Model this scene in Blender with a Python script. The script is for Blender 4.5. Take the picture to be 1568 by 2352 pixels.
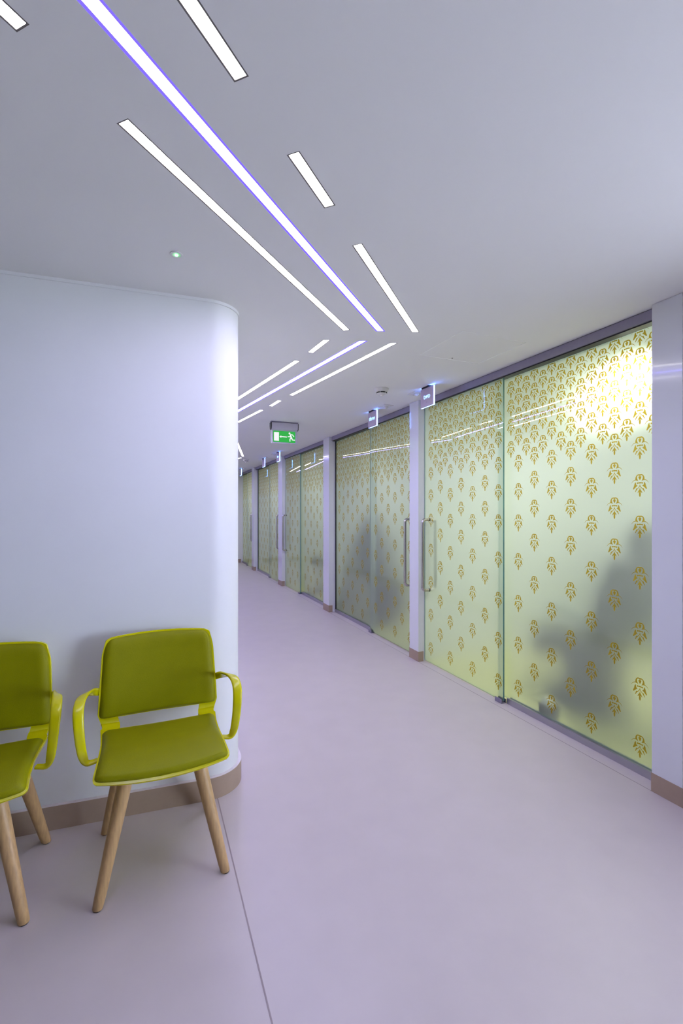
import bpy, bmesh, math, random
from mathutils import Vector, Matrix
from mathutils.geometry import tessellate_polygon, delaunay_2d_cdt

for o in list(bpy.data.objects):
    bpy.data.objects.remove(o)
SC = bpy.context.scene
C = SC.collection
random.seed(7)

# ------------------------------------------------------------------ camera, world, exposure
H = 1.35                      # eye height
CEIL = 2.345
cam = bpy.data.cameras.new('camera')
cam.sensor_fit = 'HORIZONTAL'
cam.sensor_width = 36.0
cam.lens = 36.0 * 1075 / 1568
cam.shift_y = -2.0 / 1568
cam.clip_start = 0.02
co = bpy.data.objects.new('camera', cam)
co.location = (0, 0, H)
co.rotation_euler = (math.pi / 2, 0, 0)
C.objects.link(co)
SC.camera = co

SC.view_settings.view_transform = 'Standard'
SC.view_settings.look = 'None'
SC.view_settings.gamma = 1
SC.view_settings.use_curve_mapping = False
SC.view_settings.exposure = 0.72

world = bpy.data.worlds.new('world')
SC.world = world
world.use_nodes = True
bg = world.node_tree.nodes['Background']
bg.inputs[0].default_value = (0.66, 0.77, 1.0, 1)
bg.inputs[1].default_value = 12.0      # cool sky light entering by the added, unseen opening in the right wall

cy = SC.cycles
cy.use_denoising = True
cy.max_bounces = 9
cy.diffuse_bounces = 5
cy.glossy_bounces = 4
cy.transmission_bounces = 8
cy.transparent_max_bounces = 12
cy.sample_clamp_indirect = 6.0
cy.use_adaptive_sampling = True
cy.adaptive_threshold = 0.02
cy.caustics_refractive = True
cy.caustics_reflective = True

WHITE_STRIP = 18.0
BLUE_STRIP = 34.0
ROOM_LIGHT = 18.5

# ------------------------------------------------------------------ frames
NX, NY = 0.9230, 0.3848
_l = math.hypot(NX, NY); NX /= _l; NY /= _l
UX, UY = -NY, NX
ROT_WALL = math.atan2(-UY, -UX)     # local x = back towards the camera along the glass, local y = into the rooms
ROT_FACE = math.atan2(NY, NX)       # local x = across the corridor, local y = down the corridor

def W(u, n, z=0.0):
    return Vector((u * UX + n * NX, u * UY + n * NY, z))

# ------------------------------------------------------------------ materials
def lin(c):
    return tuple(((v / 255) / 12.92 if v / 255 <= 0.04045 else ((v / 255 + 0.055) / 1.055) ** 2.4) for v in c)

def mat(name, srgb, rough=0.5, metal=0.0, var=0.03, scale=40.0, bump=0.0, bscale=200.0, coat=0.0, spec=0.5, aniso=None):
    m = bpy.data.materials.new(name)
    m.use_nodes = True
    nt = m.node_tree
    b = nt.nodes['Principled BSDF']
    c = lin(srgb)
    b.inputs['Roughness'].default_value = rough
    b.inputs['Metallic'].default_value = metal
    b.inputs['Coat Weight'].default_value = coat
    b.inputs['Coat Roughness'].default_value = 0.04
    b.inputs['Specular IOR Level'].default_value = spec
    tc = nt.nodes.new('ShaderNodeTexCoord')
    n = nt.nodes.new('ShaderNodeTexNoise')
    n.inputs['Scale'].default_value = scale
    n.inputs['Detail'].default_value = 4
    if aniso:
        mp = nt.nodes.new('ShaderNodeMapping')
        mp.inputs['Scale'].default_value = aniso
        nt.links.new(tc.outputs['Object'], mp.inputs[0])
        nt.links.new(mp.outputs[0], n.inputs['Vector'])
    else:
        nt.links.new(tc.outputs['Object'], n.inputs['Vector'])
    r = nt.nodes.new('ShaderNodeValToRGB')
    r.color_ramp.elements[0].position = 0.3
    r.color_ramp.elements[1].position = 0.7
    r.color_ramp.elements[0].color = (*[max(0, v * (1 - var)) for v in c], 1)
    r.color_ramp.elements[1].color = (*[min(1, v * (1 + var)) for v in c], 1)
    nt.links.new(n.outputs['Fac'], r.inputs[0])
    nt.links.new(r.outputs[0], b.inputs['Base Color'])
    if bump > 0:
        n2 = nt.nodes.new('ShaderNodeTexNoise')
        n2.inputs['Scale'].default_value = bscale
        n2.inputs['Detail'].default_value = 3
        nt.links.new(tc.outputs['Object'], n2.inputs['Vector'])
        bp = nt.nodes.new('ShaderNodeBump')
        bp.inputs['Strength'].default_value = bump
        bp.inputs['Distance'].default_value = 0.002
        nt.links.new(n2.outputs['Fac'], bp.inputs['Height'])
        nt.links.new(bp.outputs[0], b.inputs['Normal'])
    return m

def emit(name, rgb, strength):
    m = bpy.data.materials.new(name)
    m.use_nodes = True
    nt = m.node_tree
    nt.nodes.clear()
    e = nt.nodes.new('ShaderNodeEmission')
    e.inputs[0].default_value = (*rgb, 1)
    e.inputs[1].default_value = strength
    o = nt.nodes.new('ShaderNodeOutputMaterial')
    nt.links.new(e.outputs[0], o.inputs[0])
    return m

M = {}
M['wall'] = mat('white_wall_paint', (232, 232, 230), 0.42, var=0.012, scale=3, bump=0.03, bscale=350, spec=0.22)
M['gloss'] = mat('white_lacquer', (228, 229, 232), 0.14, var=0.01, scale=3, coat=0.3)
M['ceil'] = mat('ceiling_paint', (238, 238, 236), 0.85, var=0.008, scale=2, spec=0.1)
M['floor'] = mat('pale_vinyl_floor', (201, 190, 186), 0.36, var=0.022, scale=6, bump=0.02, bscale=500, spec=0.35)
M['seam'] = mat('floor_weld_line', (158, 144, 142), 0.6)
M['skirt'] = mat('beige_skirting', (172, 150, 130), 0.45, var=0.02)
M['skirt_edge'] = mat('skirting_top_edge', (225, 215, 215), 0.4)
M['alu'] = mat('satin_aluminium', (178, 176, 184), 0.34, metal=0.85, var=0.03, aniso=(2, 80, 80))
M['alu_grey'] = mat('grey_aluminium', (150, 144, 162), 0.45, metal=0.2, var=0.03)
M['steel'] = mat('brushed_steel', (198, 194, 190), 0.26, metal=1.0, var=0.05, scale=60, aniso=(60, 60, 3))
M['dark'] = mat('dark_rubber', (22, 22, 26), 0.6)
M['black'] = mat('black_plastic', (14, 14, 16), 0.4)
M['plastic'] = mat('white_plastic', (226, 224, 222), 0.4)
M['lime_shell'] = mat('lime_plastic_shell', (204, 198, 2), 0.24, var=0.02, spec=0.5)
M['lime_pad'] = mat('lime_leatherette', (134, 133, 0), 0.46, var=0.03, scale=18, bump=0.35, bscale=520, spec=0.16)
M['wood'] = mat('beech_wood', (192, 156, 106), 0.42, var=0.14, scale=14, aniso=(9, 9, 0.8))
M['trimgrey'] = mat('strip_light_frame', (112, 106, 104), 0.5)
M['room_wall'] = mat('room_wall_paint', (226, 230, 228), 0.7)
M['room_floor'] = mat('lime_yellow_vinyl', (214, 212, 150), 0.5, var=0.03)
M['room_far'] = mat('bounce_darkening_sage', (96, 112, 78), 0.7)  # darker tone given to unseen walls to cut bounced light
M['upholstery'] = mat('dark_grey_upholstery', (38, 44, 50), 0.5)
M['cab'] = mat('pale_laminate', (150, 158, 150), 0.4)
M['led_white'] = emit('white_strip_glow', (1.0, 0.965, 0.90), WHITE_STRIP)
M['led_blue'] = emit('blue_strip_glow', (0.23, 0.20, 1.0), BLUE_STRIP)
M['blue_wall'] = emit('blue_rim_painted_glow', (0.12, 0.08, 1.0), 1.3)  # housing rim emits to stand in for blue light falling on it
M['sign_edge'] = emit('sign_edge_glow', (0.10, 0.24, 1.0), 13.0)
M['sign_text'] = emit('sign_text_glow', (0.22, 0.42, 1.0), 2.2)
M['sign_face'] = mat('sign_face_grey_lilac', (196, 182, 200), 0.5, metal=0.0)
M['exit_green'] = emit('exit_green_glow', lin((60, 186, 84)), 0.55)
M['exit_white'] = emit('exit_white_glow', (0.95, 0.97, 1.0), 0.6)
M['green_led'] = emit('green_indicator_glow', (0.10, 1.0, 0.16), 9.0)
M['room_lamp'] = emit('room_lamp_glow', (1.0, 0.98, 0.90), ROOM_LIGHT)
M['spot_lamp'] = emit('examination_lamp_glow', (1.0, 0.98, 0.82), 110.0)
M['edge'] = mat('aqua_glass_edge', (96, 150, 150), 0.15, var=0.02, coat=0.5)

def frosted():
    m = bpy.data.materials.new('frosted_glass_film')
    m.use_nodes = True
    nt = m.node_tree
    nt.nodes.clear()
    out = nt.nodes.new('ShaderNodeOutputMaterial')
    tc = nt.nodes.new('ShaderNodeTexCoord')
    nz = nt.nodes.new('ShaderNodeTexNoise')
    nz.inputs['Scale'].default_value = 3.0
    nt.links.new(tc.outputs['Object'], nz.inputs['Vector'])
    rp = nt.nodes.new('ShaderNodeValToRGB')
    rp.color_ramp.elements[0].color = (0.84, 0.91, 0.84, 1)
    rp.color_ramp.elements[1].color = (0.87, 0.94, 0.87, 1)
    nt.links.new(nz.outputs['Fac'], rp.inputs[0])
    rf = nt.nodes.new('ShaderNodeBsdfRefraction')
    rf.inputs['Roughness'].default_value = 0.84
    rf.inputs['IOR'].default_value = 1.20
    nt.links.new(rp.outputs[0], rf.inputs['Color'])
    tl = nt.nodes.new('ShaderNodeBsdfTranslucent')
    tl.inputs['Color'].default_value = (0.70, 0.77, 0.73, 1)
    df = nt.nodes.new('ShaderNodeBsdfDiffuse')
    df.inputs['Color'].default_value = (0.62, 0.71, 0.66, 1)
    m1 = nt.nodes.new('ShaderNodeMixShader'); m1.inputs[0].default_value = 0.45
    nt.links.new(tl.outputs[0], m1.inputs[1]); nt.links.new(df.outputs[0], m1.inputs[2])
    m2 = nt.nodes.new('ShaderNodeMixShader'); m2.inputs[0].default_value = 0.34
    nt.links.new(rf.outputs[0], m2.inputs[1]); nt.links.new(m1.outputs[0], m2.inputs[2])
    gl = nt.nodes.new('ShaderNodeBsdfGlossy')
    gl.inputs['Roughness'].default_value = 0.0
    fr = nt.nodes.new('ShaderNodeFresnel'); fr.inputs['IOR'].default_value = 1.75
    m3 = nt.nodes.new('ShaderNodeMixShader')
    nt.links.new(fr.outputs[0], m3.inputs[0])
    nt.links.new(m2.outputs[0], m3.inputs[1]); nt.links.new(gl.outputs[0], m3.inputs[2])
    nt.links.new(m3.outputs[0], out.inputs[0])
    return m
M['frost'] = frosted()

def clearback():
    m = bpy.data.materials.new('clear_glass_back')
    m.use_nodes = True
    nt = m.node_tree
    nt.nodes.clear()
    out = nt.nodes.new('ShaderNodeOutputMaterial')
    t = nt.nodes.new('ShaderNodeBsdfTransparent')
    t.inputs[0].default_value = (0.96, 0.99, 0.97, 1)
    nt.links.new(t.outputs[0], out.inputs[0])
    return m
M['clear'] = clearback()

def goldprint():
    m = bpy.data.materials.new('gold_print')
    m.use_nodes = True
    nt = m.node_tree
    b = nt.nodes['Principled BSDF']
    out = nt.nodes['Material Output']
    tc = nt.nodes.new('ShaderNodeTexCoord')
    nz = nt.nodes.new('ShaderNodeTexNoise'); nz.inputs['Scale'].default_value = 30
    nt.links.new(tc.outputs['Object'], nz.inputs['Vector'])
    rp = nt.nodes.new('ShaderNodeValToRGB')
    rp.color_ramp.elements[0].color = (*lin((182, 150, 34)), 1)
    rp.color_ramp.elements[1].color = (*lin((192, 160, 44)), 1)
    nt.links.new(nz.outputs['Fac'], rp.inputs[0])
    nt.links.new(rp.outputs[0], b.inputs['Base Color'])
    b.inputs['Roughness'].default_value = 0.02
    tl = nt.nodes.new('ShaderNodeBsdfTranslucent')
    tl.inputs[0].default_value = (*lin((226, 196, 70)), 1)
    tr = nt.nodes.new('ShaderNodeBsdfTransparent')
    tr.inputs[0].default_value = (*lin((214, 186, 70)), 1)
    mt = nt.nodes.new('ShaderNodeMixShader'); mt.inputs[0].default_value = 0.5
    nt.links.new(tl.outputs[0], mt.inputs[1]); nt.links.new(tr.outputs[0], mt.inputs[2])
    mx = nt.nodes.new('ShaderNodeMixShader'); mx.inputs[0].default_value = 0.55
    nt.links.new(b.outputs[0], mx.inputs[1]); nt.links.new(mt.outputs[0], mx.inputs[2])
    nt.links.new(mx.outputs[0], out.inputs[0])
    return m
M['gold'] = goldprint()

# ------------------------------------------------------------------ helpers
def link(o, parent=None):
    C.objects.link(o)
    if parent is not None:
        o.parent = parent
    return o

def obj(name, bm, m, parent=None, smooth=False, bevel=0.0):
    if bevel > 0:
        es = [e for e in bm.edges if len(e.link_faces) == 2 and e.calc_face_angle(0) > 0.6]
        bmesh.ops.bevel(bm, geom=es, offset=bevel, segments=2, affect='EDGES', profile=0.5)
    me = bpy.data.meshes.new(name)
    bm.to_mesh(me); bm.free()
    for k in (m if isinstance(m, (list, tuple)) else [m]):
        me.materials.append(k)
    if smooth:
        for p in me.polygons:
            p.use_smooth = True
    return link(bpy.data.objects.new(name, me), parent)

def smart(o, ang=40):
    """smooth shading with the hard edges kept"""
    me = o.data
    bm = bmesh.new(); bm.from_mesh(me)
    for e in bm.edges:
        e.smooth = not (len(e.link_faces) == 2 and e.calc_face_angle(0) > math.radians(ang))
    for f in bm.faces:
        f.smooth = True
    bm.to_mesh(me); bm.free()
    return o

def thing(name, label, cat, loc=(0, 0, 0), rotz=0.0, group=None):
    o = bpy.data.objects.new(name, None)
    o.empty_display_size = 0.05
    o.location = loc; o.rotation_euler = (0, 0, rotz)
    o['label'] = label; o['category'] = cat
    if group:
        o['group'] = group
    return link(o)

def struct(name, loc=(0, 0, 0), rotz=0.0, label=None, mesh=None):
    o = bpy.data.objects.new(name, None)
    o.empty_display_size = 0.05
    o.location = loc; o.rotation_euler = (0, 0, rotz)
    o['kind'] = 'structure'
    if label:
        o['label'] = label
    return link(o)

def bx(bm, x0, x1, y0, y1, z0, z1):
    vs = [bm.verts.new((x, y, z)) for z in (z0, z1) for y in (y0, y1) for x in (x0, x1)]
    for f in ((0, 2, 3, 1), (4, 5, 7, 6), (0, 1, 5, 4), (2, 6, 7, 3), (0, 4, 6, 2), (1, 3, 7, 5)):
        bm.faces.new([vs[i] for i in f])
    return bm

def box(*a):
    return bx(bmesh.new(), *a)

def lathe(bm, prof, seg=32, cx=0.0, cy_=0.0, squash=1.0):
    rings = []
    for r, z in prof:
        if r < 1e-6:
            rings.append([bm.verts.new((cx, cy_, z))])
        else:
            rings.append([bm.verts.new((cx + r * math.cos(2 * math.pi * i / seg), cy_ + squash * r * math.sin(2 * math.pi * i / seg), z)) for i in range(seg)])
    for a, b in zip(rings, rings[1:]):
        for i in range(seg):
            j = (i + 1) % seg
            if len(a) == 1 and len(b) == 1:
                continue
            if len(a) == 1:
                bm.faces.new((a[0], b[j], b[i]))
            elif len(b) == 1:
                bm.faces.new((a[i], a[j], b[0]))
            else:
                bm.faces.new((a[i], a[j], b[j], b[i]))
    bmesh.ops.recalc_face_normals(bm, faces=bm.faces)
    return bm

def catmull(pts, n):
    pts = [Vector(p) for p in pts]
    P = [pts[0] * 2 - pts[1]] + pts + [pts[-1] * 2 - pts[-2]]
    out = []
    segs = len(pts) - 1
    for k in range(n + 1):
        t = k / n * segs
        i = min(int(t), segs - 1); t -= i
        a, b, c, d = P[i:i + 4]
        out.append(0.5 * ((2 * b) + (c - a) * t + (2 * a - 5 * b + 4 * c - d) * t * t + (3 * b - a - 3 * c + d) * t ** 3))
    return out

def sweep(bm, path, wvec, wid, thk, seg=12, power=2.6):
    """band with a rounded section along a path; wvec = width direction at each sample"""
    rings = []
    for i, p in enumerate(path):
        t = (path[min(i + 1, len(path) - 1)] - path[max(i - 1, 0)]).normalized()
        w = (wvec[i] - t * wvec[i].dot(t)).normalized()
        n = t.cross(w)
        r = []
        for k in range(seg):
            a = 2 * math.pi * k / seg
            ca, sa = math.cos(a), math.sin(a)
            x = math.copysign(abs(ca) ** (2 / power), ca) * wid[i] / 2
            y = math.copysign(abs(sa) ** (2 / power), sa) * thk[i] / 2
            r.append(bm.verts.new(p + w * x + n * y))
        rings.append(r)
    for a, b in zip(rings, rings[1:]):
        for k in range(seg):
            j = (k + 1) % seg
            bm.faces.new((a[k], a[j], b[j], b[k]))
    bm.faces.new(rings[0][::-1]); bm.faces.new(rings[-1])
    bmesh.ops.recalc_face_normals(bm, faces=bm.faces)
    return bm

def tube(bm, path, rad, seg=14):
    path = [Vector(p) for p in path]
    rings = []
    ref = None
    for i, p in enumerate(path):
        t = (path[min(i + 1, len(path) - 1)] - path[max(i - 1, 0)]).normalized()
        if ref is None:
            ref = Vector((0, 0, 1)) if abs(t.z) < 0.9 else Vector((1, 0, 0))
        w = (ref - t * ref.dot(t)).normalized(); ref = w
        n = t.cross(w)
        r = rad[i] if isinstance(rad, (list, tuple)) else rad
        rings.append([bm.verts.new(p + w * math.cos(2 * math.pi * k / seg) * r + n * math.sin(2 * math.pi * k / seg) * r) for k in range(seg)])
    for a, b in zip(rings, rings[1:]):
        for k in range(seg):
            j = (k + 1) % seg
            bm.faces.new((a[k], a[j], b[j], b[k]))
    bm.faces.new(rings[0][::-1]); bm.faces.new(rings[-1])
    bmesh.ops.recalc_face_normals(bm, faces=bm.faces)
    return bm

def prism(bm, poly, z0, z1):
    """extrude a 2-D polygon between two heights"""
    lo = [bm.verts.new((x, y, z0)) for x, y in poly]
    hi = [bm.verts.new((x, y, z1)) for x, y in poly]
    n = len(poly)
    for i in range(n):
        j = (i + 1) % n
        bm.faces.new((lo[i], lo[j], hi[j], hi[i]))
    for tri in tessellate_polygon([[Vector((x, y, 0)) for x, y in poly]]):
        bm.faces.new([lo[k] for k in tri][::-1])
        bm.faces.new([hi[k] for k in tri])
    bmesh.ops.recalc_face_normals(bm, faces=bm.faces)
    return bm

def ribbon(path_out, path_in, z0, z1):
    """a wall between two offset plan paths"""
    bm = bmesh.new()
    rows = []
    for (a, b) in zip(path_out, path_in):
        rows.append([bm.verts.new((a.x, a.y, z0)), bm.verts.new((a.x, a.y, z1)), bm.verts.new((b.x, b.y, z1)), bm.verts.new((b.x, b.y, z0))])
    for r, s in zip(rows, rows[1:]):
        for i in range(4):
            j = (i + 1) % 4
            bm.faces.new((r[i], r[j], s[j], s[i]))
    bm.faces.new(rows[0][::-1]); bm.faces.new(rows[-1])
    bmesh.ops.recalc_face_normals(bm, faces=bm.faces)
    return bm

def text_mesh(s, size):
    cu = bpy.data.curves.new('letters', 'FONT')
    cu.body = s; cu.size = size; cu.align_x = 'CENTER'; cu.align_y = 'CENTER'; cu.extrude = 0.0008
    t = bpy.data.objects.new('letters', cu)
    C.objects.link(t)
    dg = bpy.context.evaluated_depsgraph_get()
    me = bpy.data.meshes.new_from_object(t.evaluated_get(dg))
    bpy.data.objects.remove(t)
    return me

# ------------------------------------------------------------------ strip lights: plan geometry (needed for the ceiling holes)
XCUT = Vector((1, 0))
def strip_poly(a, b, wid, ca=None, cb=None):
    a = Vector(a); b = Vector(b)
    d = (b - a).normalized()
    p = Vector((d.y, -d.x))
    def end(e, c):
        if c is None:
            return e + p * wid / 2, e - p * wid / 2
        k = wid / 2 / abs(c.dot(p))
        s = 1 if c.dot(p) > 0 else -1
        return e + c * k * s, e - c * k * s
    a1, a2 = end(a, ca); b1, b2 = end(b, cb)
    return [a1, b1, b2, a2]

def un2(u, n):
    v = W(u, n)
    return (v.x, v.y)

LW = 0.040
STRIPS = [  # kind, start, end, cut at start, cut at end, label
    ('white', (-0.803, 0.62), (-0.656, 0.965), None, None, 'white ceiling strip cut off by the top left corner'),
    ('white', (-0.559, 1.193), (0.028, 2.578), None, None, 'longest white ceiling strip, left of the long near blue strip'),
    ('white', (-0.386, 0.70), (-0.230, 1.079), None, None, 'white ceiling strip running off the top edge, right of the blue strip'),
    ('white', (-0.135, 1.300), (-0.038, 1.531), None, None, 'short white ceiling strip right of the near blue strip, between two longer ones'),
    ('white', (0.058, 1.746), (0.411, 2.602), None, XCUT, 'white ceiling strip right of the near blue strip, ending beside the bend'),
    ('blue', (-0.663, 0.50), (0.216, 2.590), None, XCUT, 'long near blue ceiling strip running diagonally from the top edge to the bend'),
    ('white', (-0.086, 2.722), (-0.195, 2.939), XCUT, None, 'short white ceiling strip just beyond the bend, left of the second blue strip'),
    ('white', (-0.292, 3.100), (-1.08, 4.42), None, None, 'white ceiling strip left of the second blue strip, vanishing behind the rounded wall'),
    ('blue', (0.126, 2.736), un2(5.28, 0.757), XCUT, None, 'second blue ceiling strip, from the bend to behind the rounded wall'),
    ('white', (0.310, 2.771), (-0.432, 4.021), XCUT, None, 'long white ceiling strip right of the second blue strip'),
    ('white', (-0.556, 4.215), (-0.672, 4.438), None, None, 'short white ceiling strip above and left of the exit sign'),
    ('white', (-0.785, 4.610), un2(5.30, 0.945), None, None, 'white ceiling strip left of the exit sign, cut off by the rounded wall'),
    ('white', un2(5.42, 0.87), un2(8.56, 1.625), None, None, 'small far white ceiling strip beside the rounded wall edge'),
    ('blue', un2(5.42, 0.70), un2(8.50, 1.45), None, None, 'far blue ceiling strip deep in the corridor'),
    ('white', un2(8.78, 1.63), un2(11.4, 1.28), None, None, 'farthest white ceiling strip deep in the corridor'),
    ('blue', un2(8.70, 1.44), un2(11.4, 1.10), None, None, 'farthest blue ceiling strip deep in the corridor'),
]
STRIP_POLYS = [strip_poly(a, b, LW if k == 'white' else LW + 0.007, ca, cb) for k, a, b, ca, cb, l in STRIPS]
ACC = [W(u, n).xy for u, n in ((2.562, 1.609), (2.13, 1.609), (2.13, 2.069), (2.562, 2.069))]

# ------------------------------------------------------------------ structure: floor, ceiling
fl = obj('floor', box(-6, 9, -4.2, 16, -0.1, 0.0), M['floor']); fl['kind'] = 'structure'
def seam(a, b, wid=0.005):
    a = Vector(a); b = Vector(b); d = (b - a).normalized(); p = Vector((-d.y, d.x)) * wid / 2
    return obj('floor_seam', prism(bmesh.new(), [a + p, b + p, b - p, a - p], 0.0, 0.0006), M['seam'], fl)
S_A = Vector((-0.580, 2.195)); S_B = Vector((-0.182, 1.2317))
sd = (S_B - S_A).normalized()
seam(S_A - sd * 0.02, S_B + sd * 3.0, 0.0045)
seam(W(1.40, 2.248).xy, W(12.38, 2.248).xy, 0.003)

outer = [(-6, -4.2), (9, -4.2), (9, 16), (-6, 16)]
verts = [Vector(p) for p in outer]; faces = [[0, 1, 2, 3]]
holes = [[Vector(p) for p in q] for q in STRIP_POLYS] + [[Vector(p) for p in ACC]]
for q in holes:
    faces.append(list(range(len(verts), len(verts) + 4))); verts += q
vo, eo, fo, *_ = delaunay_2d_cdt(verts, [], faces, 1, 1e-5)
def inside(p, q):
    s = 0
    for i in range(4):
        a, b = q[i], q[(i + 1) % 4]
        c = (b.x - a.x) * (p.y - a.y) - (b.y - a.y) * (p.x - a.x)
        if s == 0: s = 1 if c > 0 else -1
        elif c * s <= 0: return False
    return True
bm = bmesh.new()
bv = [bm.verts.new((v.x, v.y, CEIL)) for v in vo]
for f in fo:
    c = sum((vo[i] for i in f), Vector((0, 0))) / len(f)
    if any(inside(c, q) for q in holes):
        continue
    bm.faces.new([bv[i] for i in f][::-1])
geo = bmesh.ops.extrude_face_region(bm, geom=list(bm.faces))
for v in geo['geom']:
    if isinstance(v, bmesh.types.BMVert):
        v.co.z += 0.08
bmesh.ops.recalc_face_normals(bm, faces=bm.faces)
ce = obj('ceiling', bm, M['ceil']); ce['kind'] = 'structure'

# ------------------------------------------------------------------ structure: left wall with its rounded end
dl = Vector((0.9478, 0.3190)); nl = Vector((-0.3190, 0.9478))
S0 = Vector((-0.62, 2.182)); R0 = 0.169
cc = S0 + nl * R0
def left_path(inset):
    pts = [S0 - dl * 4.0 + nl * inset, S0 - dl * 0.4 + nl * inset]
    a0 = math.atan2(-nl.y, -nl.x)
    a1 = math.atan2(NY, NX)
    for i in range(33):
        a = a0 + (a1 - a0) * i / 32
        pts.append(cc + Vector((math.cos(a), math.sin(a))) * (R0 - inset))
    e = pts[-1]
    pts.append(e + Vector((UX, UY)) * 11.0)
    return pts
wl = smart(obj('wall_left', ribbon(left_path(0.016), left_path(0.14), 0.0, CEIL), M['wall'])); wl['kind'] = 'structure'
wl['label'] = 'white wall on the left with a rounded end behind the chairs'
bl = smart(obj('baseboard_left', ribbon(left_path(0.0), left_path(0.0155), 0.0, 0.100), M['skirt'])); bl['kind'] = 'structure'
te = smart(obj('top_edge', ribbon(left_path(0.0002), left_path(0.0155), 0.100, 0.103), M['skirt_edge'], bl))
tr = smart(obj('trim_1', ribbon(left_path(0.0105), left_path(0.0155), CEIL - 0.014, CEIL), M['wall'])); tr['kind'] = 'structure'

# walls out of view that close the space
def plainwall(name, bm, m=None):
    o = obj(name, bm, m or M['wall']); o['kind'] = 'structure'; return o
bm = bmesh.new()
bx(bm, -6, 6, -3.6, -3.45, 0, CEIL)
plainwall('wall_back', bm, M['room_far'])
plainwall('wall_far_left', box(-4.6, -4.45, -3.45, 0.86, 0, CEIL), M['room_far'])

def wbox(u0, u1, n0, n1, z0, z1):
    bm = bmesh.new(); bx(bm, u0, u1, n0, n1, z0, z1)
    for v in bm.verts:
        v.co = W(v.co.x, v.co.y, v.co.z)
    bmesh.ops.recalc_face_normals(bm, faces=bm.faces)
    return bm

UEND = 12.40
plainwall('wall_end', wbox(UEND, UEND + 0.12, 0.33, 2.40, 0, CEIL))
be = plainwall('baseboard_end', wbox(UEND - 0.012, UEND - 0.0005, 0.45, 2.30, 0, 0.09), M['skirt'])
plainwall('wall_right', wbox(0.75, 1.3675, 2.30, 2.40, 0, CEIL))      # opening added for ceiling light, between u = -0.7 and 0.75, out of view
plainwall('wall_right_end', wbox(-4.6, -0.7, 2.30, 2.40, 0, CEIL))
plainwall('wall_right_sill', wbox(-0.7, 0.75, 2.30, 2.40, 0, 0.25))  # low wall under the added opening

# piers between the bays
PIERS = [(1.368, 1.509), (3.607, 3.761), (5.835, 6.050), (8.180, 8.440), (10.560, 10.785), (12.30, 12.398)]
PFRONT, PBACK = 2.250, 2.400
for k, (a, b) in enumerate(PIERS[:5]):
    p = obj('wall_pier', wbox(a, b, PFRONT, PBACK, 0, CEIL), M['gloss'], bevel=0.0025); p['kind'] = 'structure'
    obj('skirting', wbox(a - 0.002, b + 0.002, PFRONT - 0.002, 2.302, 0, 0.089), M['skirt'], p)
PIERS[5] = (12.398, 12.40)

# ------------------------------------------------------------------ printed motif (flat gold print on the glass)
HALF = [
    [(0, 0), (.085, 0), (.14, .035), (.183, .10), (.2, .17), (.2, .232), (.25, .243), (.31, .285), (.355, .345), (.385, .405), (.345, .355), (.30, .305), (.25, .272), (.20, .262), (.15, .268), (.105, .285), (.065, .315), (.095, .25), (.122, .18), (.126, .12), (.108, .07), (.075, .052), (.03, .055), (0, .05)],
    [(0, .045), (.022, .055), (.022, .092), (.04, .105), (.068, .09), (.055, .16), (.03, .225), (0, .265)],
    [(0, .348), (.06, .362), (.128, .352), (.128, .43), (.06, .405), (0, .412)],
    [(.175, .345), (.205, .362), (.24, .42), (.255, .50), (.305, .635), (.298, .662), (.27, .662), (.18, .57), (.1, .498), (.155, .472), (.172, .42)],
    [(0, .43), (.02, .505), (.065, .575), (.115, .622), (.165, .622), (.185, .69), (.212, .775), (.19, .782), (.13, .68), (.05, .598), (0, .53)],
    [(0, .565), (.02, .66), (.068, .735), (.102, .812), (.085, .835), (.055, .792), (.03, .775), (.042, .86), (.036, .94), (.016, .995), (0, 1.0)],
]
MOT_V, MOT_F = [], []
for poly in HALF:
    for sgn in (1, -1):
        b0 = len(MOT_V)
        pts = [(sgn * x, y) for x, y in poly]
        MOT_V += pts
        for t in tessellate_polygon([[Vector((x, y, 0)) for x, y in pts]]):
            MOT_F.append([b0 + i for i in t])
MH, MWD = 0.117, 0.122
Z_EVEN = [2.262, 2.135, 2.003, 1.857, 1.676, 1.482, 1.268, 1.003, .716, .430, .134]
Z_ODD = [2.262, 2.135, 2.003, 1.857, 1.713, 1.556, 1.366, 1.142, .864, .575, .290]
Z_MID = [2.198, 2.070, 1.935, 1.780]

def motif_mesh(x0, x1, phase, y, ztop):
    """all motifs of one pane; x runs along the pane, y is the plane of the print"""
    V, F = [], []
    def put(x, z):
        if x - 0.385 * MWD < x0 or x + 0.385 * MWD > x1:
            return
        if z + MH / 2 > ztop:
            zt = min(z + MH / 2, ztop + 0.02)
        b0 = len(V)
        for px, py in MOT_V:
            V.append((x + px * MWD, y, min(z + MH / 2 - py * MH, ztop)))
        for f in MOT_F:
            F.append([b0 + i for i in f])
    k0 = int(math.floor((x0 - phase) / 0.1425)) - 1
    k = k0
    while phase + k * 0.1425 < x1 + 0.1:
        x = phase + k * 0.1425
        for z in (Z_EVEN if k % 2 == 0 else Z_ODD):
            put(x, z)
        for z in Z_MID:
            put(x + 0.07125, z)
        k += 1
    me = bpy.data.meshes.new('printed_motifs')
    me.from_pydata(V, [], F)
    me.materials.append(M['gold'])
    return me

def pane(name, parent, x0, x1, y0, y1, z0, z1):
    bm = box(x0, x1, y0, y1, z0, z1)
    for f in bm.faces:
        n = f.normal if f.normal.length > 0 else (f.normal_update() or f.normal)
    bm.normal_update()
    for f in bm.faces:
        f.material_index = 0 if f.normal.y < -0.9 else (1 if f.normal.y > 0.9 else 2)
    return obj(name, bm, [M['frost'], M['clear'], M['edge']], parent)

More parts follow.
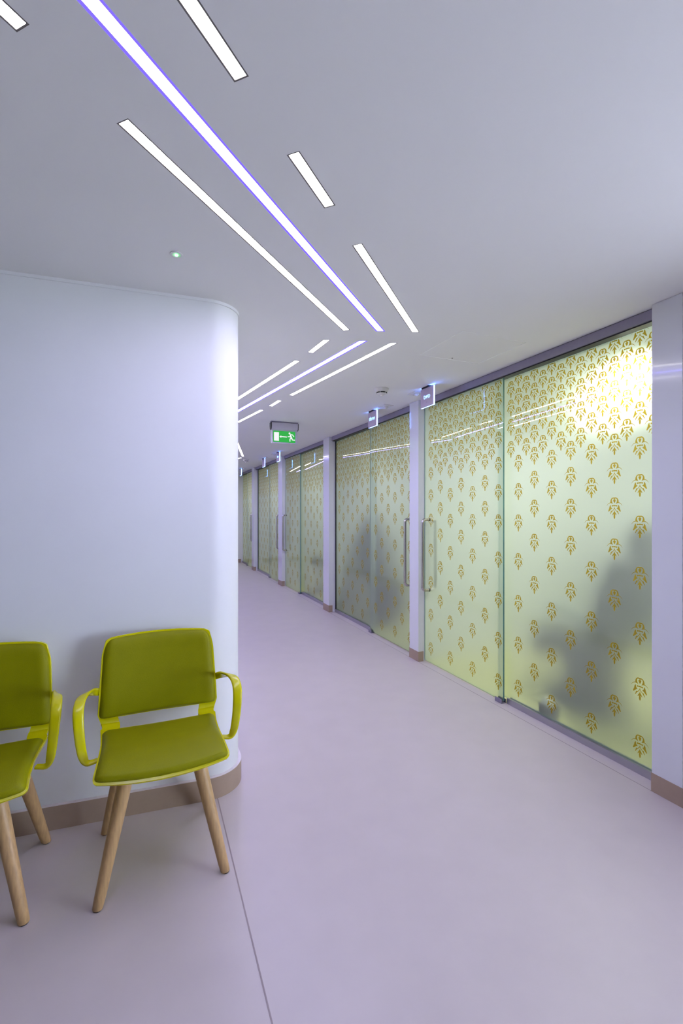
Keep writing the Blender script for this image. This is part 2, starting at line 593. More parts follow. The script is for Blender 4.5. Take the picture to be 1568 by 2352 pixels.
def d_handle(parent, x, y, sgn, z0=0.652, z1=1.275, name='handle', rad=0.0135):
    """D-shaped pull: two stand-offs and a long bar, bent at the corners; sgn = side of the glass"""
    so = 0.068 * sgn
    r = 0.03
    path = [(x, y, z1)]
    path += [(x, y + so - math.copysign(r, sgn), z1)]
    for i in range(1, 9):
        a = math.pi / 2 * i / 8
        path.append((x, y + so - math.copysign(r, sgn) * (1 - math.sin(a)), z1 - r * (1 - math.cos(a))))
    for i in range(9):
        a = math.pi / 2 * i / 8
        path.append((x, y + so - math.copysign(r, sgn) * (1 - math.cos(a)), z0 + r * (1 - math.sin(a))))
    path.append((x, y, z0))
    h = smart(obj(name, tube(bmesh.new(), path, rad, 16), M['steel'], parent), 50)
    if sgn < 0:
        for z in (z0, z1):
            bm = bmesh.new()
            tube(bm, [(x, y, z), (x, y - 0.006, z)], rad + 0.0015, 16)
            smart(obj('collar', bm, M['black'], h), 50)
    return h

DOOR_Y0, DOOR_Y1 = 2.312, 2.324
FIX_Y0, FIX_Y1 = 2.352, 2.364
GZ = 2.284
BAYS = [  # u range of the bay, split of the door, split of the pane, door side, words
    (1.509, 3.607, 2.598, 2.680, 'far'),
    (3.761, 5.835, 4.715, 4.635, 'near'),
    (6.050, 8.180, 7.290, 7.370, 'far'),
    (8.440, 10.560, 9.370, 9.290, 'near'),
    (10.785, 12.398, 11.640, 11.560, 'near'),
]
DOOR_WORDS = ['nearest sliding frosted glass door, under the sign reading two', 'sliding frosted glass door under the sign reading three', 'sliding frosted glass door under the sign reading four',
              'sliding frosted glass door, fourth from the front', 'sliding frosted glass door at the far end of the corridor']
WIN_WORDS = ['nearest fixed frosted pane beside the front pier, lit by a bright lamp', 'fixed frosted pane beyond the second door', 'fixed frosted pane nearer than the third door',
             'fixed frosted pane beyond the fourth door', 'fixed frosted pane touching the end wall']
for i, (u0, u1, ds, fs, side) in enumerate(BAYS):
    # door ------------------------------------------------
    d = struct('door_%d' % (i + 1), (0, 0, 0), ROT_WALL, DOOR_WORDS[i])
    a, b = (ds, u1 - 0.004) if side == 'far' else (u0 + 0.004, ds)     # u range; local x = -u
    g = pane('glass_panel', d, -b, -a, DOOR_Y0, DOOR_Y1, 0.014, GZ)
    ph = -(u0 + 0.129) if i == 0 else (-(u0 + 0.10))
    if i == 0: ph = -2.6455
    pm = bpy.data.objects.new('printed_motifs', motif_mesh(-b, -a, ph, DOOR_Y0 - 0.0006, GZ))
    link(pm, g)
    hx = -(u1 - 0.080) if side == 'far' else -(u0 + 0.070)
    d_handle(d, hx, DOOR_Y0, -1)
    d_handle(d, hx, DOOR_Y1, 1, name='inner_handle')
    # fixed pane -------------------------------------------
    w = struct('window_%d' % (i + 1), (0, 0, 0), ROT_WALL, WIN_WORDS[i])
    a, b = (u0 + 0.001, fs) if side == 'far' else (fs, u1 - 0.001)
    g = pane('glass_pane', w, -b, -a, FIX_Y0, FIX_Y1, 0.0285, GZ)
    lo, hi = (-ds - 0.045, -a) if side == 'far' else (-b, -ds + 0.045)
    ph = -1.638 if i == 0 else -(u0 + 0.10)
    pm = bpy.data.objects.new('printed_motifs', motif_mesh(lo, hi, ph, FIX_Y0 - 0.0006, GZ))
    link(pm, g)
    bm = bmesh.new()
    lo, hi = (-ds + 0.014, -u0 - 0.003) if side == 'far' else (-u1 + 0.003, -ds - 0.014)
    bx(bm, lo, hi, 2.332, 2.348, 0, 0.040); bx(bm, lo, hi, 2.348, 2.372, 0, 0.028); bx(bm, lo, hi, 2.3665, 2.374, 0.028, 0.040)
    obj('bottom_channel', bm, M['alu'], w)
    # floor guide that holds the door's leading edge
    gx = -ds + (-0.030 if side == 'far' else 0.030)
    bm = bmesh.new()
    bx(bm, gx - 0.034, gx + 0.034, 2.294, 2.300, 0, 0.030); bx(bm, gx - 0.034, gx + 0.034, 2.330, 2.336, 0, 0.030)
    bx(bm, gx - 0.034, gx + 0.034, 2.294, 2.336, 0, 0.006)
    gd = obj('floor_guide', bm, M['alu_grey'], w)
    obj('guide_liner', box(gx - 0.033, gx + 0.033, 2.325, 2.330, 0.006, 0.026), M['black'], gd)
    # jamb profile on the far side of the fixed pane
    if side == 'near' and i < 4:
        obj('jamb_channel', box(-u1 + 0.0005, -u1 + 0.018, 2.340, 2.350, 0.04, GZ), M['black'], w)
    # header ------------------------------------------------
    t = struct('trim_%d' % (i + 2), (0, 0, 0), ROT_WALL)
    obj('header_casing', box(-u1 + 0.0015, -u0 - 0.0015, 2.288, 2.398, 2.2915, CEIL - 0.004), M['alu_grey'], t)
    obj('header_shadow_gap', box(-u1 + 0.0015, -u0 - 0.0015, 2.2925, 2.396, CEIL - 0.004, CEIL), M['black'], t)
    obj('shaded_track', box(-u1 + 0.0015, -u0 - 0.0015, 2.300, 2.380, 2.2845, 2.2915), M['black'], t)  # head track, its black standing in for shade under the header

# ------------------------------------------------------------------ rooms behind the glass
plainwall('wall_room_back', wbox(1.3, UEND, 5.20, 5.30, 0, CEIL), M['room_wall'])
parts = [(1.38, 1.50), (3.63, 3.74), (5.88, 6.00), (8.25, 8.37), (10.61, 10.73), (12.402, 12.52)]
for a, b in parts:
    plainwall('wall_between_rooms', wbox(a, b, 2.401, 5.199, 0, CEIL), M['room_wall'])
for k in range(5):
    a, b = parts[k][1] + 0.001, parts[k + 1][0] - 0.001
    f = obj('room_floor', wbox(a, b, 2.3340, 5.199, 0.0, 0.002), M['room_floor'], fl)

ROOM_WORD = ['nearest room, behind the door under the sign reading two', 'room behind the door under the sign reading three', 'room behind the third glass door', 'room behind the fourth glass door', 'farthest room behind the glass']
def room_lamp(u, n, r, m, label, name='ceiling_lamp'):
    t = thing(name, label, 'lamp', W(u, n, CEIL), ROT_WALL, None)
    bm = bmesh.new(); lathe(bm, [(r, -0.0005), (r + 0.022, -0.0005), (r + 0.022, -0.016), (r, -0.024), (r, -0.0005)], 32)
    smart(obj('rim', bm, M['plastic'], t))
    bm = bmesh.new(); lathe(bm, [(0, -0.018), (r - 0.001, -0.018)], 32)
    bmesh.ops.recalc_face_normals(bm, faces=bm.faces)
    for f in bm.faces:
        if f.normal.z > 0: f.normal_flip()
    obj('diffuser', bm, m, t)
    return t
for k in range(5):
    a, b = parts[k][1], parts[k + 1][0]
    room_lamp((a + b) / 2, 3.75, 0.26, M['room_lamp'], 'round ceiling lamp in the ' + ROOM_WORD[k])

# ------------------------------------------------------------------ strip light things
for (kind, a, b, ca, cb, label), poly in zip(STRIPS, STRIP_POLYS):
    mid = (Vector(a) + Vector(b)) / 2
    d = (Vector(b) - Vector(a)).normalized()
    t = thing('strip_light', label, 'ceiling light', (mid.x, mid.y, CEIL), 0.0)
    q = [Vector(p) - mid for p in poly]
    inn = strip_poly(Vector(a) + d * 0.004, Vector(b) - d * 0.004, LW - (0.009 if kind == 'white' else 0.008), ca, cb)
    qi = [Vector(p) - mid for p in inn]
    bm = bmesh.new()
    rows = []
    for z, ring in ((0.0002, q), (0.0002, qi), (0.014, qi), (0.03, qi), (0.03, q)):
        rows.append([bm.verts.new((p.x, p.y, z)) for p in ring])
    for r, s in zip(rows, rows[1:]):
        for i in range(4):
            j = (i + 1) % 4
            bm.faces.new((r[i], r[j], s[j], s[i]))
    bmesh.ops.recalc_face_normals(bm, faces=bm.faces)
    obj('housing', bm, M['trimgrey'] if kind == 'white' else M['blue_wall'], t)
    bm = bmesh.new()
    bm.faces.new([bm.verts.new((p.x, p.y, 0.0016)) for p in qi])
    bm.normal_update()
    for f in bm.faces:
        if f.normal.z > 0: f.normal_flip()
    obj('diffuser', bm, M['led_white'] if kind == 'white' else M['led_blue'], t)

# ------------------------------------------------------------------ ceiling access panel
ac = sum(ACC, Vector((0, 0))) / 4
t = thing('access_panel', 'flush square white ceiling access panel with a small dark lock', 'panel', (ac.x, ac.y, CEIL), ROT_WALL)
hu, hn = (2.562 - 2.13) / 2 - 0.0032, (2.069 - 1.609) / 2 - 0.0032
obj('flap', box(-hu, hu, -hn, hn, 0.0004, 0.02), M['ceil'], t)
kl = W(2.537, 1.835).xy - ac
lx, ly = -(kl.x * UX + kl.y * UY), kl.x * NX + kl.y * NY
bm = bmesh.new(); lathe(bm, [(0, -0.0012), (0.005, -0.0012), (0.005, 0.0005), (0, 0.0005)], 16, lx + 0.006, ly)
obj('lock', bm, M['black'], t)

# ------------------------------------------------------------------ door number signs
SIGNS = [(3.180, 2.070, 'two', 'small square blue-edged hanging sign reading two'),
         (4.150, 2.066, 'three', 'small square blue-edged hanging sign reading three'),
         (7.66, 2.045, 'four', 'small blue-edged hanging sign, third from the front, reading four'),
         (8.72, 2.045, None, 'small blue-edged hanging sign, fourth from the front'),
         (11.05, 2.045, None, 'small blue-edged hanging sign, the farthest, beside the rounded wall')]
SW, SH, ST = 0.182, 0.150, 0.012
for u, n, word, label in SIGNS:
    t = thing('door_sign', label, 'sign', W(u, n, CEIL), ROT_WALL, 'blue-lit door signs')
    z1 = -0.012; z0 = z1 - SH
    obj('mount', box(-SW * 0.36, SW * 0.20, -0.016, 0.018, -0.012, -0.0003), M['black'], t)
    f = obj('face_plate', box(-SW / 2, SW / 2, -ST / 2 - 0.002, -ST / 2, z0, z1), M['sign_face'], t)
    obj('back_plate', box(-SW / 2, SW / 2, ST / 2, ST / 2 + 0.002, z0, z1), M['sign_face'], t)
    bm = bmesh.new()
    bx(bm, -SW / 2, SW / 2, -ST / 2, ST / 2, z0, z0 + 0.003)
    bx(bm, SW / 2 - 0.003, SW / 2, -ST / 2, ST / 2, z0, z1)
    bx(bm, -SW / 2, -SW / 2 + 0.003, -ST / 2, ST / 2, z0, z1)
    bx(bm, -SW / 2, -SW * 0.37, -ST / 2, ST / 2, z1 - 0.003, z1)
    bx(bm, SW * 0.21, SW / 2, -ST / 2, ST / 2, z1 - 0.003, z1)
    obj('glowing_edge', bm, M['sign_edge'], t)
    if word:
        me = text_mesh(word, 0.058)
        me.materials.clear(); me.materials.append(M['sign_text'])
        o = bpy.data.objects.new('lettering', me)
        o.location = (0.0 if word != 'three' else -0.004, -ST / 2 - 0.0028, (z0 + z1) / 2 + 0.008); o.rotation_euler = (math.pi / 2, 0, 0)
        link(o, f)
        if word == 'two':
            obj('small_mark', box(-0.006, 0.007, -ST / 2 - 0.0028, -ST / 2 - 0.0022, z0 + 0.033, z0 + 0.038), M['alu_grey'], f)

# ------------------------------------------------------------------ ceiling motion sensors
SENS = [(3.40, 2.10, 'white ceiling motion sensor half hidden by the sign reading two'), (3.925, 2.09, 'white ceiling motion sensor beside the sign reading three'),
        (7.96, 2.06, 'white ceiling motion sensor beside the third sign'), (8.50, 2.06, 'white ceiling motion sensor beside the fourth sign'), (10.82, 2.06, 'white ceiling motion sensor beside the farthest sign')]
for u, n, label in SENS:
    t = thing('motion_sensor', label, 'sensor', W(u, n, CEIL), ROT_WALL, 'ceiling motion sensors')
    obj('plate', box(-0.06, 0.06, -0.05, 0.05, -0.007, -0.0003), M['plastic'], t, bevel=0.002)
    bm = bmesh.new(); lathe(bm, [(0.024, -0.007), (0.023, -0.014), (0.017, -0.022), (0.008, -0.027), (0, -0.028)], 20)
    obj('lens_dome', bm, M['plastic'], t, smooth=True)
    for sx in (-0.048, 0.048):
        bm = bmesh.new(); lathe(bm, [(0.0035, -0.0070), (0.0035, -0.0082), (0, -0.0085)], 10, sx, 0)
        obj('screw', bm, M['alu_grey'], t)

# ------------------------------------------------------------------ smoke detectors
for u, n, label in ((3.385, 1.765, 'white round smoke detector on the ceiling near the sign reading three'), (9.0, 1.765, 'far white round smoke detector near the rounded wall edge')):
    t = thing('smoke_detector', label, 'smoke detector', W(u, n, CEIL), ROT_FACE, 'smoke detectors')
    bm = bmesh.new(); lathe(bm, [(0, -0.0003), (0.057, -0.0003), (0.058, -0.010), (0.056, -0.014), (0, -0.014)], 36)
    smart(obj('base', bm, M['plastic'], t))
    bm = bmesh.new(); lathe(bm, [(0.056, -0.014), (0.0535, -0.022), (0.0475, -0.030), (0, -0.0305)], 36)
    smart(obj('body', bm, M['plastic'], t))
    bm = bmesh.new(); lathe(bm, [(0.0440, -0.0306), (0.0415, -0.0385), (0, -0.0385)], 30)
    smart(obj('dark_vent', bm, M['black'], t))
    bm = bmesh.new(); lathe(bm, [(0.0385, -0.0385), (0.038, -0.0405), (0.026, -0.049), (0.012, -0.052), (0.010, -0.060), (0, -0.061), ], 30)
    smart(obj('cap', bm, M['plastic'], t))
    for k in range(6):
        a = -2.35 + k * math.pi / 3
        bm = box(0.0385, 0.0455, -0.0022, 0.0022, -0.0395, -0.0300)
        bmesh.ops.rotate(bm, verts=bm.verts, cent=(0, 0, 0), matrix=Matrix.Rotation(a, 3, 'Z'))
        obj('rib', bm, M['plastic'], t)

# ------------------------------------------------------------------ exit sign
t = thing('exit_sign', 'green running man exit sign with arrow, hung from the ceiling', 'exit sign', W(5.08, 1.424, CEIL), ROT_FACE)
hw = 0.158
obj('ceiling_plate', box(-hw + 0.004, hw - 0.004, -0.030, 0.030, -0.010, -0.0003), M['alu_grey'], t)
bm = bmesh.new()
prof = [(-0.032, -0.014), (0.032, -0.014), (0.034, -0.05), (0.026, -0.078), (0.012, -0.092), (-0.012, -0.092), (-0.026, -0.078), (-0.034, -0.05)]
lo = [bm.verts.new((-hw + 0.008, y, z)) for y, z in prof]; hi = [bm.verts.new((hw - 0.008, y, z)) for y, z in prof]
for i in range(8):
    j = (i + 1) % 8
    bm.faces.new((lo[i], lo[j], hi[j], hi[i]))
bm.faces.new(lo[::-1]); bm.faces.new(hi); bmesh.ops.recalc_face_normals(bm, faces=bm.faces)
smart(obj('housing', bm, mat('exit_housing_grey', (196, 192, 204), 0.45, metal=0.0), t), 50)
obj('shadow_joint', box(-hw + 0.012, hw - 0.012, -0.026, 0.026, -0.014, -0.010), M['black'], t)
for s in (-1, 1):
    bm = bmesh.new()
    a, b = (-hw, -hw + 0.008) if s < 0 else (hw - 0.008, hw)
    pr = [(y * 1.06, z - 0.001) for y, z in prof]
    lo = [bm.verts.new((a, y, z)) for y, z in pr]; hi = [bm.verts.new((b, y, z)) for y, z in pr]
    for i in range(8):
        j = (i + 1) % 8
        bm.faces.new((lo[i], lo[j], hi[j], hi[i]))
    bm.faces.new(lo[::-1]); bm.faces.new(hi); bmesh.ops.recalc_face_normals(bm, faces=bm.faces)
    smart(obj('end_cap', bm, M['black'], t), 50)
PZ1, PZ0 = -0.0925, -0.240
pw = 0.148
fr = bmesh.new()
bx(fr, -pw, -pw + 0.020, -0.006, 0.006, PZ0, PZ1); bx(fr, pw - 0.020, pw, -0.006, 0.006, PZ0, PZ1)
bx(fr, -pw + 0.020, pw - 0.020, -0.006, 0.006, PZ0, PZ0 + 0.013); bx(fr, -pw + 0.020, pw - 0.020, -0.006, 0.006, PZ1 - 0.008, PZ1)
fo_ = obj('frame', fr, mat('exit_frame_silver', (206, 204, 216), 0.3, metal=0.3), t)
for sx in (-pw + 0.012, pw - 0.012):
    for sz in (PZ0 + 0.008, PZ1 - 0.010):
        bm = bmesh.new(); tube(bm, [(sx, -0.0062, sz), (sx, -0.0072, sz)], 0.003, 10)
        obj('screw', bm, M['alu_grey'], fo_)
pn = obj('green_panel', box(-pw + 0.020, pw - 0.020, -0.003, 0.003, PZ0 + 0.013, PZ1 - 0.008), M['exit_green'], t)
GX0, GX1, GZ0, GZ1 = -pw + 0.020, pw - 0.020, PZ0 + 0.013, PZ1 - 0.008
def sx_(v): return GX0 + (GX1 - GX0) * v
def sz_(v): return GZ1 - (GZ1 - GZ0) * v * 1.0
def flat(name, polys):
    bm = bmesh.new()
    for poly in polys:
        vs = [bm.verts.new((sx_(x), -0.0036, sz_(y))) for x, y in poly]
        lo = [bm.verts.new((sx_(x), -0.0031, sz_(y))) for x, y in poly]
        for tri in tessellate_polygon([[Vector((x, y, 0)) for x, y in poly]]):
            bm.faces.new([vs[i] for i in tri])
        for i in range(len(poly)):
            j = (i + 1) % len(poly)
            bm.faces.new((vs[i], vs[j], lo[j], lo[i]))
    bmesh.ops.recalc_face_normals(bm, faces=bm.faces)
    return obj(name, bm, M['exit_white'], pn)
def limb(p, w=0.032, asp=1.85):
    """thick polyline in panel fractions"""
    out = []
    for (x0, y0), (x1, y1) in zip(p, p[1:]):
        dx, dy = (x1 - x0) * asp, y1 - y0
        L = math.hypot(dx, dy); ux, uy = dx / L, dy / L
        px, py = -uy * w, ux * w
        e = w * 0.7
        out.append([((x0 * asp - ux * e + px) / asp, y0 - uy * e + py), ((x1 * asp + ux * e + px) / asp, y1 + uy * e + py),
                    ((x1 * asp + ux * e - px) / asp, y1 + uy * e - py), ((x0 * asp - ux * e - px) / asp, y0 - uy * e - py)])
    return out
flat('doorway_symbol', [[(.04, .13), (.26, .13), (.26, .88), (.04, .88)]])
flat('arrow_symbol', [[(.285, .505), (.36, .38), (.36, .465), (.62, .475), (.62, .545), (.36, .535), (.36, .62)]])
head = [(.735 + .043 * math.cos(a * math.pi / 8), .175 + .08 * math.sin(a * math.pi / 8)) for a in range(16)]
flat('running_man_symbol', [head, [(.74, .27), (.79, .25), (.85, .52), (.87, .62), (.79, .62), (.76, .45)]]
     + limb([(.67, .47), (.76, .47), (.775, .36)]) + limb([(.79, .27), (.875, .29), (.93, .44)])
     + limb([(.83, .58), (.755, .67), (.755, .87)], 0.038) + limb([(.83, .55), (.865, .74), (.97, .75)], 0.038))

# ------------------------------------------------------------------ green indicator
t = thing('indicator_light', 'small round ceiling indicator with a glowing green light', 'indicator light', (-0.639, 1.813, CEIL), 0)
bm = bmesh.new(); lathe(bm, [(0, -0.0003), (0.024, -0.0003), (0.024, -0.0025), (0.018, -0.004), (0.014, -0.0025), (0, -0.0025)], 32)
smart(obj('bezel', bm, M['plastic'], t))
bm = bmesh.new(); lathe(bm, [(0.006, -0.0025), (0.0055, -0.006), (0, -0.0075)], 16)
obj('green_lamp', bm, M['green_led'], t, smooth=True)

# ------------------------------------------------------------------ camera dome on the far wall
t = thing('dome_camera', 'tiny dark dome under the ceiling at the far end of the corridor', 'camera', W(12.15, 1.98, CEIL), ROT_FACE)
obj('grey_box', box(-0.10, 0.10, -0.10, 0.10, -0.09, -0.0003), M['alu_grey'], t, bevel=0.006)
bm = bmesh.new(); lathe(bm, [(0.06, -0.09), (0.058, -0.12), (0.04, -0.145), (0, -0.155)], 20)
obj('dark_dome', bm, M['black'], t, smooth=True)

# ------------------------------------------------------------------ chairs
PROF = [(-.222, .432), (-.205, .444), (-.16, .450), (-.10, .449), (-.03, .445), (.04, .441), (.10, .440), (.142, .445), (.172, .457), (.190, .475), (.200, .50), (.207, .54), (.216, .60), (.226, .66), (.237, .73), (.247, .813)]
NS, NT = 60, 24
PC = catmull([(0, y, z) for y, z in PROF], NS)
def halfw(z, y):
    if z < 0.452 and y < 0.15:
        k = (y + .222) / .37
        return .228 - .010 * math.sin(math.pi * min(max(k, 0), 1)) 
    k = min(max((z - .45) / .35, 0), 1)
    base = .222 + (.241 - .222) * min(1, k / 0.16) if k < 0.16 else .241 - (.241 - .225) * (k - .16) / .84
    return base
def shell_pt(i, t):
    p = PC[i]
    w = halfw(p.z, p.y)
    cf = max(0, 1 - i / 4.0); cb = max(0, 1 - (NS - i) / 4.0)
    w *= 1 - .055 * cf ** 2 - .055 * cb ** 2
    back = min(max((p.z - .46) / .1, 0), 1)
    front = min(max((-.10 - p.y) / .12, 0), 1) if p.z < .452 else 0
    y = p.y - .024 * back * t * t - .024 * front * (1 - t * t)
    top = min(max((p.z - .74) / .06, 0), 1)
    z = p.z + .010 * top * (1 - t * t) - .012 * front * (1 - t * t) - .004 * front
    z -= .010 * max(0, (abs(t) - .86) / .14) ** 2 * min(1, cb * 1.6)
    if back == 0:
        z += .006 * t * t * (1 - front)
    return Vector((w * t, y, z))
def grid_normal(i, t):
    a = shell_pt(min(i + 1, NS), t) - shell_pt(max(i - 1, 0), t)
    b = shell_pt(i, min(t + .02, 1)) - shell_pt(i, max(t - .02, -1))
    n = b.cross(a).normalized()       # towards the sitter
    return n
I_SEAT1 = max(i for i, p in enumerate(PC) if p.y < .128 and p.z < .46)
I_BACK0 = min(i for i, p in enumerate(PC) if p.z > .482)
I_HOLE0 = min(i for i, p in enumerate(PC) if p.y > .136 and p.z > .44)

def make_shell():
    bm = bmesh.new()
    ts = [-1, -.96, -.90, -.80, -.70] + [-.70 + 1.40 * k / 14 for k in range(1, 14)] + [.70, .80, .90, .96, 1]
    g = {}
    for i in range(NS + 1):
        for j, t in enumerate(ts):
            p = shell_pt(i, t)
            g[i, j] = bm.verts.new(p)
    for i in range(NS):
        for j in range(len(ts) - 1):
            if I_HOLE0 <= i < I_BACK0 and ts[j] >= -.7001 and ts[j + 1] <= .7001:
                continue
            bm.faces.new((g[i, j], g[i, j + 1], g[i + 1, j + 1], g[i + 1, j]))
    bmesh.ops.delete(bm, geom=[v for v in bm.verts if not v.link_faces], context='VERTS')
    bm.normal_update()
    # thickness
    vn = {v: v.normal.copy() for v in bm.verts}
    for v in bm.verts:
        pass
    bmesh.ops.solidify(bm, geom=list(bm.faces), thickness=-0.011)
    bmesh.ops.recalc_face_normals(bm, faces=bm.faces)
    return bm

def make_pad(i0, i1, tmax, thick, bulge):
    bm = bmesh.new()
    n = 26; mcount = 30
    rows = []
    def ease(v):
        # 0 at the rim, quickly up to 1
        v = min(max(v, 0), 1)
        return (1 - (1 - v) ** 2.6) ** 0.55
    for a in range(n + 1):
        sa = a / n
        sa = 0.5 - 0.5 * math.cos(math.pi * sa)
        fi = i0 + (i1 - i0) * sa
        i = int(min(math.floor(fi), NS - 1)); fr_ = fi - i
        row = []
        for b in range(mcount + 1):
            tb = -math.cos(math.pi * b / mcount)
            # rounded corners in plan
            da = min(sa, 1 - sa) * 2
            cr = 1.0
            if da < 0.14:
                cr = 1 - 0.045 * (1 - da / 0.14) ** 2
            t = tb * tmax * cr
            p = shell_pt(i, t).lerp(shell_pt(min(i + 1, NS), t), fr_)
            nn = grid_normal(i, t)
            L = (PC[min(int(i1), NS)] - PC[int(i0)]).length
            ea = min(sa, 1 - sa) * L / .036
            eb = (1 - abs(tb)) * .22 / .036
            h = thick * ease(ea) * ease(eb)
            h += bulge * (1 - tb * tb) * math.sin(math.pi * sa)
            row.append(bm.verts.new(p + nn * (h + 0.0006)))
        rows.append(row)
    for r, s in zip(rows, rows[1:]):
        for b in range(mcount):
            bm.faces.new((r[b], r[b + 1], s[b + 1], s[b]))
    # closing underside just above the shell
    bmesh.ops.remove_doubles(bm, verts=bm.verts, dist=1e-6)
    edge = [e for e in bm.edges if len(e.link_faces) == 1]
    bmesh.ops.edgeloop_fill(bm, edges=edge) if False else None
    bmesh.ops.recalc_face_normals(bm, faces=bm.faces)
    # make sure the visible side faces the sitter
    c = sum((f.normal for f in bm.faces), Vector((0, 0, 0)))
    if c.z - c.y < 0:
        bmesh.ops.reverse_faces(bm, faces=bm.faces)
    return bm

def arm_bm(s):
    P = [(-.238, .198, .598), (-.250, .165, .613), (-.262, .100, .634), (-.275, .025, .651), (-.282, -.035, .649), (-.284, -.070, .622), (-.280, -.084, .565), (-.274, -.083, .504), (-.266, -.077, .461), (-.252, -.068, .438), (-.222, -.058, .437)]
    Wv = [(0, -.2, 1), (.3, 0, .9), (.75, .0, .6), (.97, 0, .2), (1, 0, 0), (1, .1, 0), (1, .2, 0), (1, .25, 0), (.8, .6, .2), (.25, 1, .1), (0, 1, 0)]
    wd = [.030, .031, .033, .035, .036, .036, .034, .032, .030, .026, .026]
    n = 56
    path = [Vector((p.x * s, p.y, p.z)) for p in catmull(P, n)]
    wv = [Vector((p.x * s, p.y, p.z)) for p in catmull(Wv, n)]
    wi = [p.x for p in catmull([(w, 0, 0) for w in wd], n)]
    return sweep(bmesh.new(), path, wv, wi, [.0125] * (n + 1), 14, 3.0)

def leg_bm(foot, top):
    bm = bmesh.new()
    f = Vector(foot); tp = Vector(top)
    pts, rad = [], []
    for k in range(13):
        t = k / 12
        pts.append(f.lerp(tp, t))
        rad.append(.0178 + .0072 * min(1, t / .8))
    rad[0] = .0158
    pts.insert(1, f.lerp(tp, .006)); rad.insert(1, .0174)
    tube(bm, pts, rad, 18)
    # flat foot
    for v in bm.verts:
        if v.co.z < 0.004:
            v.co.z = 0.004
    return bm

def make_chair(label):
    t = thing('armchair', label, 'chair', (0, 0, 0), 0, 'lime waiting chairs')
    obj('shell', make_shell(), M['lime_shell'], t)
    smart(t.children[0], 50)
    obj('seat_pad', make_pad(1.7, I_SEAT1, .988, .029, .007), M['lime_pad'], t, smooth=True)
    obj('back_pad', make_pad(I_BACK0 + .05, NS - .1, .99, .027, .006), M['lime_pad'], t, smooth=True)
    for s in (1, -1):
        smart(obj('armrest', arm_bm(s), M['lime_shell'], t), 60)
    for (fx, fy, tx, ty) in ((-.213, -.204, -.118, -.13), (.213, -.204, .118, -.13), (-.213, .204, -.13, .085), (.213, .204, .13, .085)):
        l = smart(obj('leg', leg_bm((fx, fy, 0.0), (tx, ty, .433)), M['wood'], t), 50)
        bm = bmesh.new(); lathe(bm, [(0, 0), (.0135, 0), (.0145, .0041), (0, .0041)], 16, fx, fy)
        obj('glide', bm, M['dark'], l)
    return t

def dup(root, loc, rotz, label):
    r = root.copy(); C.objects.link(r); r.location = loc; r.rotation_euler = (0, 0, rotz); r['label'] = label
    for ch in list(root.children):
        c = ch.copy(); C.objects.link(c); c.parent = r
        for g in ch.children:
            d = g.copy(); C.objects.link(d); d.parent = c
    return r
CH_ROT = math.radians(23.4)
ch1 = make_chair('lime green padded armchair beside the rounded wall end, fully in view')
ch1.location = (-0.712, 1.857, 0); ch1.rotation_euler = (0, 0, CH_ROT)
ch2 = dup(ch1, (-1.317, 1.637, 0), CH_ROT, 'lime green padded armchair cut off by the left edge of the picture')

# ------------------------------------------------------------------ treatment chairs and stools behind the glass
def make_treatment_chair(label):
    t = thing('treatment_chair', label, 'treatment chair', (0, 0, 0), 0, 'treatment chairs behind the frosted glass')
    bm = bmesh.new(); lathe(bm, [(0, .002), (.30, .002), (.31, .03), (.27, .075), (0, .085)], 28, -.02, -.06, .8)
    smart(obj('base_plate', bm, M['upholstery'], t))
    obj('pedestal', box(-.16, .14, -.15, .12, .07, .40), M['upholstery'], t, bevel=.04)
    def cushion(pts, w, thk):
        bm = bmesh.new()
        path = catmull([(x, 0, z) for x, z in pts], 20)
        sweep(bm, path, [Vector((0, 1, 0))] * 21, [w * (0.82 + .18 * math.sin(math.pi * i / 20)) for i in range(21)], [thk] * 21, 16, 3.0)
        return bm
    smart(obj('seat', cushion([(-.42, .41), (-.25, .45), (0, .46), (.20, .46)], .50, .11), M['upholstery'], t))
    smart(obj('leg_rest', cushion([(-.45, .39), (-.50, .30), (-.51, .20)], .42, .08), M['upholstery'], t))
    smart(obj('backrest', cushion([(.20, .51), (.30, .68), (.40, .92), (.45, 1.06)], .52, .12), M['upholstery'], t))
    smart(obj('headrest', cushion([(.46, 1.09), (.49, 1.18), (.51, 1.27)], .28, .09), M['upholstery'], t))
    for k in (-1, 1):
        obj('arm', tube(bmesh.new(), catmull([(.26, .24 * k, .56), (.22, .29 * k, .66), (.05, .30 * k, .68), (-.10, .30 * k, .66)], 14), .024, 10), M['cab'], t, smooth=True)
    return t
def make_stool(label):
    t = thing('stool', label, 'stool', (0, 0, 0), 0)
    bm = bmesh.new(); lathe(bm, [(0, .50), (.15, .50), (.18, .52), (.18, .555), (.15, .575), (0, .58)], 28)
    obj('seat', bm, M['upholstery'], t, smooth=True)
    bm = bmesh.new(); lathe(bm, [(.03, .10), (.03, .30), (.02, .30), (.02, .50)], 16)
    smart(obj('column', bm, M['steel'], t))
    for k in range(5):
        a = 2 * math.pi * k / 5 + .3
        bm = bmesh.new(); tube(bm, [(0.02 * math.cos(a), 0.02 * math.sin(a), .115), (.24 * math.cos(a), .24 * math.sin(a), .075)], [.02, .014], 8)
        l = smart(obj('foot', bm, M['black'], t))
        bm = bmesh.new(); tube(bm, [(.24 * math.cos(a) - .012 * math.sin(a), .24 * math.sin(a) + .012 * math.cos(a), .029), (.24 * math.cos(a) + .012 * math.sin(a), .24 * math.sin(a) - .012 * math.cos(a), .029)], .027, 12)
        smart(obj('castor', bm, M['black'], l))
    return t
tc1 = make_treatment_chair('dark reclining treatment chair blurred behind the nearest glass pane')
tc1.location = W(2.34, 2.98, .002); tc1.rotation_euler = (0, 0, ROT_WALL - .3)
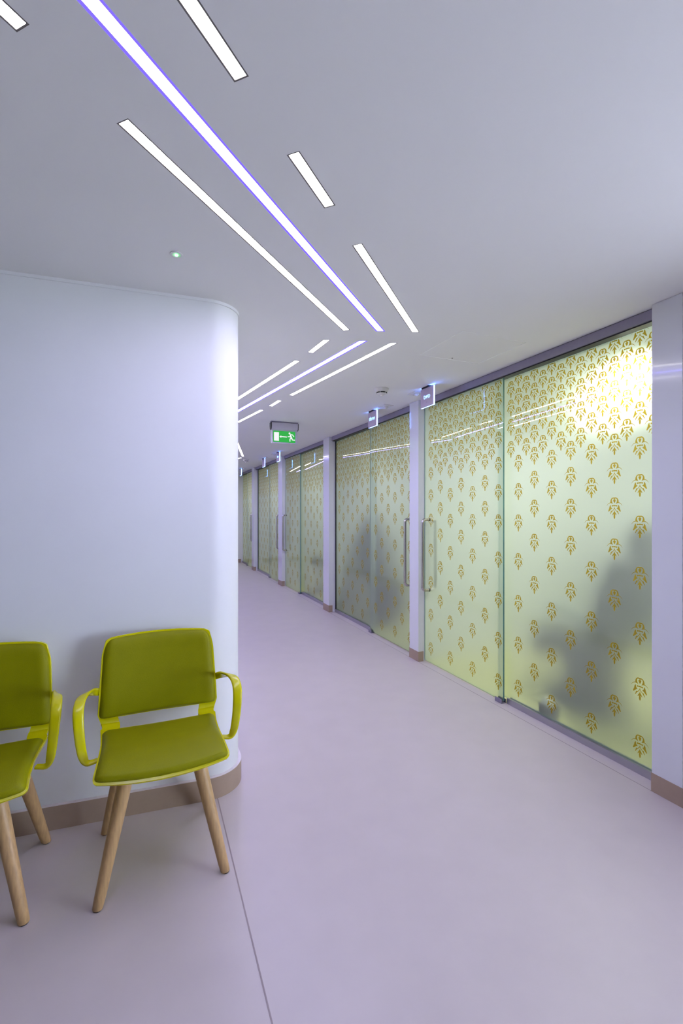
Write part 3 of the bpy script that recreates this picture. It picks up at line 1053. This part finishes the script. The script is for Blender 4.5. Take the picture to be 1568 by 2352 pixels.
TC = [(5.30, 2.92, 'dark treatment chair blurred behind the pane beyond the second door'), (7.0, 3.35, 'dark treatment chair blurred behind the pane nearer than the third door'), (9.5, 3.2, 'dark treatment chair blurred behind the fourth bay of glass'), (11.5, 3.2, 'dark treatment chair blurred behind the farthest glass')]
for u, n, lab in TC:
    dup(tc1, W(u, n, .002), ROT_WALL - .3 + (math.pi if u < 6 else 0), lab)
st1 = make_stool('dark round stool blurred behind the pane beside the third door')
st1.location = W(7.05, 2.66, .002)
# foot pedal near the glass
t = thing('foot_pedal', 'small dark pedal with a pale top on the floor just behind the nearest glass pane', 'foot pedal', W(2.30, 2.432, .002), ROT_WALL)
obj('base', box(-.045, .055, -.042, .042, 0, .085), M['black'], t, bevel=.012)
bm = box(-.035, .035, -.034, .034, .0855, .125)
for v in bm.verts:
    if v.co.z > .1: v.co.x *= .7; v.co.y *= .7
obj('treadle', bm, M['plastic'], t)
# examination lamp glowing behind the pane
t = thing('examination_lamp', 'very bright lamp under the ceiling behind the nearest glass pane', 'lamp', W(1.94, 2.86, CEIL), ROT_WALL)
bm = bmesh.new(); lathe(bm, [(.05, -.0003), (.05, -.02), (.018, -.024), (.018, -.08), (.10, -.10), (.115, -.15), (.105, -.15), (.09, -.11), (0, -.10)], 28)
smart(obj('reflector', bm, M['plastic'], t))
bm = bmesh.new(); lathe(bm, [(0, -.185), (.05, -.178), (.085, -.150), (.095, -.135)], 28)
obj('bulb_glass', bm, M['spot_lamp'], t, smooth=True)
# cabinets against the room back walls
cab_words = ['pale cabinet in the ' + w for w in ROOM_WORD]
c0 = None
for k in range(5):
    uc = (parts[k][1] + parts[k + 1][0]) / 2
    if c0 is None:
        c0 = thing('base_cabinet', cab_words[k], 'cabinet', W(uc, 4.93, .002), ROT_WALL, 'cabinets behind the frosted glass')
        obj('body', box(-.85, .85, -.25, .26, 0, .84), M['cab'], c0)
        obj('counter', box(-.87, .87, -.27, .26, .84, .88), M['plastic'], c0)
        for j in range(4):
            dd = obj('cabinet_door', box(-.845 + j * .425, -.845 + j * .425 + .415, -.27, -.251, .08, .82), M['cab'], c0)
            obj('knob', box(-.845 + j * .425 + .15, -.845 + j * .425 + .26, -.285, -.27, .76, .775), M['steel'], dd)
    elif k < 4:
        dup(c0, W(uc, 4.93, .002), ROT_WALL, cab_words[k])
